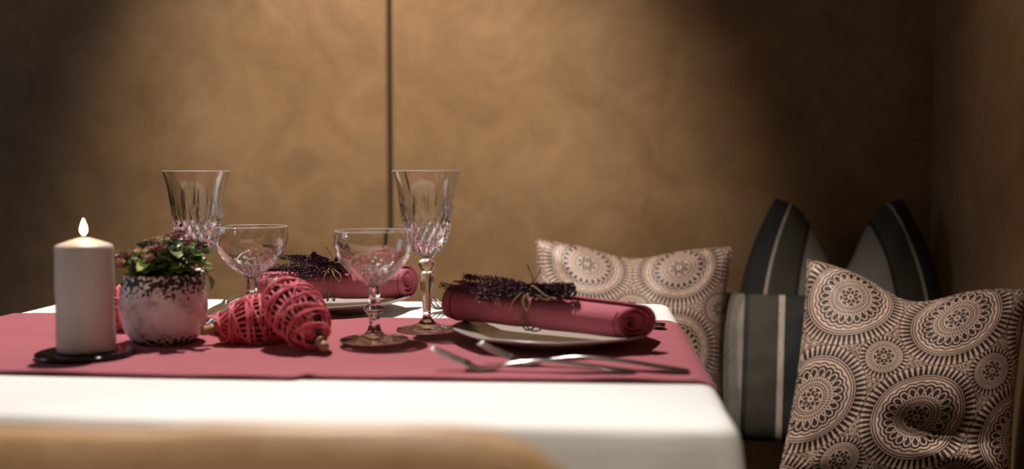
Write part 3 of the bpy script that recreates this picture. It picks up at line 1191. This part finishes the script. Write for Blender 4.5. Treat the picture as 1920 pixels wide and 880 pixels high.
# ------------------------------------------------------------------ napkin rolls, heather, twine
def napkin(label, A, B, R, seed, tp=0.0):
    A, B = Vector(A), Vector(B)
    Ln = (B - A).length
    root = empty('napkin_roll')
    root.matrix_world = frame(A, B - A)
    # spiral cross-section extruded along x, with thickness
    turns, n = 2.9, 150
    sec = []
    for i in range(n + 1):
        t = i / n
        a = TAU * turns * t + 2.2
        r = R * (0.26 + 0.74 * t ** 0.8)
        r *= 1 + 0.05 * math.sin(2 * a + seed) * (1 - 0.6 * t) + 0.03 * math.sin(5 * a)*(1-t)
        r = min(r, R)
        sec.append((r * math.cos(a) * 1.06, r * math.sin(a) * 0.97))
    m = 26
    vs, fs = [], []
    for j in range(m + 1):
        x = Ln * j / m
        for i, (y, z) in enumerate(sec):
            t = i / n
            puff = 1 + 0.012 * math.sin(x * 60 + seed) + 0.02 * noise.noise(Vector((x * 25, y * 50, z * 50 + seed)))
            pinch = (1 - 0.09 * math.exp(-((x - Ln * 0.47) / 0.012) ** 2)) * (1 + tp * (1 - x / Ln))
            ex = x + (y * 0.55 - 0.007 * (1 - t)) * (j / m) ** 4
            endr = 1 - 0.06 * (max(0, abs(2 * j / m - 1) - 0.86) / 0.14) ** 2 * (1 if j < m / 2 else 0.2)
            vs.append((ex, y * puff * pinch * endr, z * puff * pinch * endr))
    for j in range(m):
        for i in range(n):
            a = j * (n + 1) + i
            fs.append([a, a + 1, a + n + 2, a + n + 1])
    c = mesh_obj('cloth', vs, fs, MT['napkin'], root)
    sd = c.modifiers.new('thickness', 'SOLIDIFY')
    sd.thickness = 0.0022
    sd.offset = -1
    # stitched hem lines near both ends
    for xe in (0.012, Ln - 0.012):
        path = []
        for i in range(int(n * 0.70), n + 1):
            y, z = sec[i]
            puff = (1 + 0.012 * math.sin(xe * 60 + seed) + 0.02 * noise.noise(Vector((xe * 25, y * 50, z * 50 + seed)))) * (1 + tp * (1 - xe / Ln))
            path.append((xe + y * 0.55 * (xe / Ln) ** 4, y * puff * 1.002, z * puff * 1.002))
        Geo().tube(path, 0.0006, 5).build('hem', MT['hem'], c)
    # twine: two turns, a bow and loose ends
    g = Geo()
    xt = Ln * 0.47
    for q in range(2):
        path = []
        for k in range(40):
            a = TAU * k / 40
            r = R * 0.945 * (1 + tp * 0.53) + 0.0011
            path.append((xt + (q - 0.5) * 0.004 + 0.004 * math.sin(a + q * 2), r * 1.06 * math.cos(a), r * 0.97 * math.sin(a)))
        g.tube(path, 0.0010, 6, closed=True)
    K = Vector((xt, -R * 0.62, R * 1.12)) * (1 + tp * 0.53)
    K.x = xt
    for pts in ([(0, 0, 0), (0.010, -0.008, 0.004), (0.026, -0.013, -0.003), (0.034, -0.012, -0.007), (0.026, -0.010, -0.009), (0.010, -0.006, -0.004), (0, 0, 0)],
                [(0, 0, 0), (-0.004, -0.010, -0.005), (-0.010, -0.017, -0.014), (-0.012, -0.020, -0.026)],
                [(0, 0, 0), (0.004, -0.010, -0.006), (0.012, -0.018, -0.014), (0.010, -0.021, -0.022), (0.002, -0.017, -0.012), (0, 0, 0)],
                [(0, 0, 0), (0.002, 0.004, 0.010), (-0.004, 0.006, 0.020), (-0.007, 0.006, 0.026)],
                [(0, 0, 0), (0.005, 0.003, 0.010), (0.011, 0.002, 0.019), (0.013, 0.000, 0.024)],
                [(-0.002, 0, 0), (-0.003, -0.003, 0.005), (0.003, -0.004, 0.006), (0.004, 0.0, 0.001), (-0.002, 0, 0)]):
        g.tube([K + Vector(p) for p in spline(pts, 6)], 0.00085, 6)
    g.build('twine', MT['twine'], root)
    tag(root, label, 'napkin', 'rolled napkins')
    return root


def heather(label, Mw, R, Ln, specs, seed, tp=0.0):
    """sprigs under the twine; local frame of the napkin roll"""
    root = empty('heather_bundle')
    root.matrix_world = Mw
    rr = random.Random(seed)
    for pts in specs:
        path = []
        for dx, ph, dr in spline(pts, 10):   # (along the roll, angle from its top towards the viewer, height off the cloth)
            path.append(Vector((Ln * 0.47 + dx, -(R * (1 + tp * (0.53 - dx / Ln)) + dr) * math.sin(ph) * 1.06, (R * (1 + tp * (0.53 - dx / Ln)) + dr) * math.cos(ph))))
        st = Geo().tube(path, 0.0007, 5).build('sprig', MT['heather_stem'], root)
        g = Geo()
        m = len(path)
        for i in range(m - 1):
            t = i / (m - 1)
            dens = 11 if t > 0.10 else 4
            d = (path[i + 1] - path[i])
            tn = d.normalized()
            for q in range(dens):
                a = rr.random() * TAU
                u = tn.orthogonal().normalized()
                v = tn.cross(u)
                out = (u * math.cos(a) + v * math.sin(a))
                c = path[i] + d * rr.random() + out * 0.0018
                ln = rr.uniform(0.0042, 0.0072) * (1 - 0.5 * t)
                ax = (out + tn * 0.55 + Vector((0, 0, 0.15))).normalized()
                w2 = ln * 0.27
                s1 = ax.orthogonal().normalized()
                s2 = ax.cross(s1)
                b = len(g.v)
                g.v += [c - ax * ln * 0.1, c + ax * ln * 0.45 + s1 * w2, c + ax * ln * 0.45 + s2 * w2, c + ax * ln * 0.45 - s1 * w2, c + ax * ln * 0.45 - s2 * w2, c + ax * ln]
                g.f += [[b, b + 2, b + 1], [b, b + 3, b + 2], [b, b + 4, b + 3], [b, b + 1, b + 4],
                        [b + 5, b + 1, b + 2], [b + 5, b + 2, b + 3], [b + 5, b + 3, b + 4], [b + 5, b + 4, b + 1]]
        o = g.build('blossoms', MT['heather'], st, smooth=False)
        o['kind'] = 'stuff'
    tag(root, label, 'dried flowers', 'heather bundles')
    return root


R1 = 0.0215
na = napkin('rolled rose linen napkin tied with twine on the near plate', (-0.171, 1.184, RZ + 0.0150 + 0.0262), (0.047, 1.078, RZ + 0.0105 + R1), R1, 1, 0.24)
bpy.context.view_layer.update()
heather('dark heather sprigs tied on the near napkin roll', na.matrix_world.copy(), R1, 0.2425,
        [[(0.05, 0.0, 0.008), (0.02, 0.25, 0.005), (0.0, 0.40, 0.005), (-0.05, 0.02, 0.005), (-0.102, -0.12, 0.004)],
         [(0.055, 0.15, 0.010), (0.025, 0.4, 0.008), (0.0, 0.5, 0.006), (-0.05, 0.32, 0.005), (-0.092, 0.20, 0.005)],
         [(0.03, 0.75, 0.003), (0.0, 0.6, 0.004), (-0.035, 0.92, 0.004), (-0.07, 0.90, 0.003), (-0.116, 0.82, 0.003)],
         [(0.04, 0.3, 0.008), (0.0, 0.5, 0.008), (-0.03, 0.62, 0.006), (-0.066, 0.72, 0.004)],
         [(0.05, 0.5, 0.004), (0.02, 0.5, 0.006), (0.0, 0.5, 0.006), (-0.04, 1.05, 0.004), (-0.064, 1.15, 0.003)],
         [(0.058, 0.3, 0.007), (0.03, 0.4, 0.007), (0.0, 0.5, 0.008), (-0.03, 0.35, 0.008), (-0.06, 0.45, 0.007)],
         [(0.045, 0.7, 0.003), (0.0, 0.65, 0.005), (-0.02, 0.9, 0.005), (-0.045, 0.85, 0.004)]], 7, 0.24)
R2 = 0.0258
nb = napkin('rolled rose linen napkin tied with twine on the far plate', (-0.476, 1.372, TZ + 0.0140 + R2), (-0.268, 1.434, TZ + 0.0140 + R2), R2, 4)
bpy.context.view_layer.update()
heather('dark heather sprigs tied on the far napkin roll', nb.matrix_world.copy(), R2, 0.219,
        [[(0.014, 0.3, 0.014), (0.0, 0.35, 0.007), (-0.035, 0.1, 0.010), (-0.068, 0.0, 0.014), (-0.094, 0.0, 0.021)],
         [(0.010, 0.5, 0.006), (0.0, 0.5, 0.005), (-0.045, 0.5, 0.005), (-0.10, 0.35, 0.004)],
         [(0.022, 0.8, 0.003), (0.0, 0.6, 0.004), (-0.04, 0.75, 0.004), (-0.072, 0.65, 0.004)],
         [(0.008, 0.3, 0.009), (0.0, 0.4, 0.007), (-0.03, 0.1, 0.012), (-0.055, 0.0, 0.014)],
         [(0.03, 0.9, 0.003), (0.0, 0.7, 0.005), (-0.03, 1.0, 0.004), (-0.055, 1.15, 0.003)],
         [(0.01, 0.4, 0.005), (0.0, 0.4, 0.007), (-0.02, 0.15, 0.014), (-0.028, 0.1, 0.019)],
         [(0.035, 0.8, 0.004), (0.0, 0.5, 0.006), (-0.03, 0.35, 0.010), (-0.058, 0.4, 0.010)]], 9)


# ------------------------------------------------------------------ cutlery
def strip(name, st, mat, parent, n=10):
    """st: (x, half width, centre z, half thickness) stations; rounded section"""
    vs, fs = [], []
    for x, wd, z, th in st:
        for k in range(n):
            a = TAU * k / n
            vs.append((x, wd * math.cos(a), z + th * math.sin(a)))
    for i in range(len(st) - 1):
        for k in range(n):
            k2 = (k + 1) % n
            fs.append([i * n + k, i * n + k2, (i + 1) * n + k2, (i + 1) * n + k])
    fs.append(list(range(n))[::-1])
    fs.append([(len(st) - 1) * n + k for k in range(n)])
    return mesh_obj(name, vs, fs, mat, parent)


def fork(label, tip, tail, zb, lift=0.019):
    """tip, tail: xy of tine tips and handle end"""
    tip, tail = Vector((*tip, zb)), Vector((*tail, zb))
    root = empty('dinner_fork')
    root.matrix_world = frame(tail, tip - tail)
    Ln = (tip - tail).length
    a = Ln - 0.078
    strip('handle', [tuple(p) for p in spline([(0, 0.002, 0.0022, 0.0010), (0.003, 0.008, 0.0024, 0.0014), (0.02, 0.0105, 0.004, 0.0016), (0.06, 0.0068, 0.0085, 0.0017), (a - 0.03, 0.0036, 0.011, 0.0019), (a, 0.0032, 0.0075, 0.0018), (a + 0.012, 0.0040, 0.0045, 0.0014)], 4)], MT['steel'], root)
    zs = lambda u: 0.0045 - 0.0022 * math.sin(min(1, u * 2) * PI) + lift * max(0, u - 0.28) ** 1.5 / 0.61
    strip('head', [(a + 0.010 + 0.036 * t, 0.0038 + 0.0085 * math.sin(min(1, t * 1.5) * PI / 2), zs(t * 0.52), 0.0011) for t in [k / 8 for k in range(9)]], MT['steel'], root)
    for q in range(4):
        y = (q - 1.5) * 0.0066
        g = Geo()
        g.tube([(a + 0.040 + 0.038 * t, y * (1 - 0.05 * t), zs(0.46 + 0.54 * t)) for t in [k / 9 for k in range(10)]], 0.0014, 7, taper=lambda t: 1 - 0.55 * t ** 2)
        g.build('tine', MT['steel'], root)
    tag(root, label, 'fork', 'forks')
    return root


def knife(label, tip, tail, zb):
    tip, tail = Vector((*tip, zb)), Vector((*tail, zb))
    root = empty('dinner_knife')
    root.matrix_world = frame(tail, tip - tail)
    Ln = (tip - tail).length
    a = Ln * 0.46
    strip('handle', [tuple(p) for p in spline([(0, 0.003, 0.004, 0.002), (0.003, 0.0085, 0.0045, 0.0034), (0.03, 0.0092, 0.0048, 0.0042), (a * 0.8, 0.0072, 0.0045, 0.0038), (a, 0.0058, 0.0040, 0.0032)], 4)], MT['steel'], root)
    strip('blade', [tuple(p) for p in spline([(a - 0.004, 0.0050, 0.004, 0.0022), (a + 0.01, 0.0080, 0.0036, 0.0011), (a + 0.05, 0.0100, 0.0034, 0.0010), (Ln - 0.03, 0.0100, 0.0032, 0.0009), (Ln - 0.008, 0.0065, 0.0030, 0.0008), (Ln, 0.0012, 0.0028, 0.0006)], 4)], MT['steel'], root)
    tag(root, label, 'knife', 'knives')
    return root


fork('steel fork lying nearest the runner front edge', (-0.160, 0.962), (0.040, 0.962), RZ)
fork('steel fork beside the near plate, shifted towards the table end', (-0.118, 1.003), (0.092, 0.968), RZ, 0.017)
knife('steel knife behind the near plate with its handle end showing', (-0.13, 1.270), (0.088, 1.247), RZ)
fork('steel fork right of the far plate, tines towards the viewer', (-0.226, 1.350), (-0.206, 1.520), TZ + 0.003)
knife('steel knife left of the far plate beside the coupe glass', (-0.528, 1.318), (-0.560, 1.515), TZ + 0.0032)


# ------------------------------------------------------------------ cushions
def cushion(W, H, T, pinch=0.07, chop=0.0, earin=0.0, epow=1.5, seed=0, wr=0.004, dent=None, n=60):
    vs, fs, uv = [], [], []
    idx = {}

    def shape(u, v, side):
        x = W / 2 * u * (1 - pinch * (1 - v * v) * abs(u) ** 1.5)
        y = H / 2 * v * (1 - pinch * (1 - u * u) * abs(v) ** 1.5)
        up = max(0, (v + 0.5) / 1.5)
        c = math.exp(-(u / 0.42) ** 2)
        y -= chop * H * c * up ** 1.6
        x -= u * earin * W / 2 * up ** epow
        e = max(0, (1 - u * u) * (1 - v * v))
        t = T / 2 * e ** 0.42
        t *= 1 - (2.2 * chop) * c * up ** 2
        nz = noise.noise(Vector((u * 1.7 + seed, v * 1.7, side * 3.0))) * 0.6 + noise.noise(Vector((u * 4 + seed, v * 3.2, side * 5.0))) * 0.4
        t += nz * wr * 2.2 * e ** 0.5
        # soft creases running from the corners
        for cu, cv in ((-1, 1), (1, 1), (-1, -1), (1, -1)):
            du, dv = u - cu, v - cv
            dd = math.hypot(du, dv)
            an = math.atan2(dv, du)
            t += 0.0035 * math.sin(an * 9 + seed) * math.exp(-((dd - 0.35) / 0.25) ** 2) * e ** 0.4
        if dent and side > 0:
            for du0, dv0, su, sv, dp in dent:
                t -= dp * math.exp(-((u - du0) / su) ** 2 - ((v - dv0) / sv) ** 2) * e ** 0.3
        return Vector((x, y + H / 2, side * t))
    for side in (1, -1):
        for i in range(n + 1):
            for j in range(n + 1):
                u = math.sin((-1 + 2 * i / n) * PI / 2) * 0.35 + (-1 + 2 * i / n) * 0.65
                v = math.sin((-1 + 2 * j / n) * PI / 2) * 0.35 + (-1 + 2 * j / n) * 0.65
                edge = i in (0, n) or j in (0, n)
                if edge and side == -1:
                    idx[(side, i, j)] = idx[(1, i, j)]
                    continue
                idx[(side, i, j)] = len(vs)
                vs.append(shape(u, v, side))
                uv.append((u * W / 2, v * H / 2))
        for i in range(n):
            for j in range(n):
                f = [idx[(side, i, j)], idx[(side, i + 1, j)], idx[(side, i + 1, j + 1)], idx[(side, i, j + 1)]]
                fs.append(f if side == 1 else f[::-1])
    loop = [(i, 0) for i in range(n)] + [(n, j) for j in range(n)] + [(i, n) for i in range(n, 0, -1)] + [(0, j) for j in range(n, 0, -1)]
    edge = [vs[idx[(1, i, j)]] for i, j in loop]
    return vs, fs, uv, edge


def cord_geo(edge, r):
    """two strands twisted round the seam line"""
    g = Geo()
    L = [0.0]
    m = len(edge)
    for i in range(m):
        L.append(L[-1] + (edge[(i + 1) % m] - edge[i]).length)
    tot = L[-1]
    pitch = tot / round(tot / 0.009)
    N = int(tot / 0.0018)
    pts = []
    j = 0
    for k in range(N):
        s = tot * k / N
        while L[j + 1] < s:
            j += 1
        t = (s - L[j]) / max(1e-9, L[j + 1] - L[j])
        pts.append(edge[j].lerp(edge[(j + 1) % m], t))
    for ph in (0, PI):
        path = []
        for k in range(N):
            tn = (pts[(k + 1) % N] - pts[k - 1]).normalized()
            u = Vector((0, 0, 1))
            v = tn.cross(u)
            a = TAU * (tot * k / N) / pitch + ph
            path.append(pts[k] + (u * math.cos(a) + v * math.sin(a)) * r * 0.55)
        g.tube(path, r * 0.6, 5, closed=True)
    return g


def place_cushion(o, loc, yaw, lean, roll):
    R = Matrix.Rotation(math.radians(yaw), 3, 'Z') @ Matrix.Rotation(math.radians(90 - lean), 3, 'X') @ Matrix.Rotation(math.radians(roll), 3, 'Z')
    o.rotation_euler = R.to_euler()
    o.location = loc


def medallion_cushion(label, W, H, T, loc, yaw, lean, roll, uvfn=None, **kw):
    vs, fs, uv, edge = cushion(W, H, T, **kw)
    uv = [uvfn(a, b) for a, b in uv]
    root = empty('medallion_cushion')
    mesh_obj('cover', vs, fs, MT['medal'], root, uvs=uv)
    cord_geo(edge, 0.0030).build('piping', MT['cord'], root)
    place_cushion(root, loc, yaw, lean, roll)
    tag(root, label, 'cushion', 'medallion cushions')
    return root


medallion_cushion('bronze medallion patterned cushion in front on the right', 0.358, 0.385, 0.15, (0.485, 1.650, 0.412), -8, 19, -7.5, uvfn=lambda u, v: (u + 0.054 - 0.25 * v, 0.905 * v - 0.036),
                  pinch=0.055, chop=0.10, earin=0.0, seed=3, wr=0.005, dent=((0.32, -0.36, 0.36, 0.11, 0.048), (0.50, -0.58, 0.34, 0.09, -0.022)))
medallion_cushion('bronze medallion patterned cushion behind the table corner against the back wall', 0.365, 0.405, 0.14, (0.062, 1.905, 0.418), 0, 16, -2, uvfn=lambda u, v: (u, v - 0.075),
                  pinch=0.05, chop=0.055, earin=-0.075, seed=8, wr=0.005)

vs, fs, uv, edge = cushion(0.47, 0.488, 0.13, pinch=0.05, chop=0.30, earin=0.44, epow=2.4, seed=5)
sc1 = mesh_obj('striped_cushion', vs, fs, MT['stripe_a'], uvs=uv)
place_cushion(sc1, (0.515, 2.10, 0.414), 0, 8, 0)
tag(sc1, 'striped cushion with two pointed ears in the corner', 'cushion', 'striped cushions')
vs, fs, uv, edge = cushion(0.33, 0.300, 0.09, pinch=0.03, chop=0.0, seed=12)
sc2 = mesh_obj('striped_cushion', vs, fs, MT['stripe_b'], uvs=uv)
place_cushion(sc2, (0.302, 1.975, 0.418), -9, 12, -1)
tag(sc2, 'striped cushion standing between the two medallion cushions', 'cushion', 'striped cushions')

# light refracted through the crystal reaches the cloth below it
bpy.data.lights['table_spot'].cycles.is_caustics_light = True
for o in bpy.data.objects:
    if o.type == 'MESH' and o.parent and o.parent.name.split('.')[0] in ('coupe_glass', 'wine_goblet'):
        o.cycles.is_caustics_caster = True
    if o.name.split('.')[0] in ('table_runner', 'tablecloth'):
        o.cycles.is_caustics_receiver = True
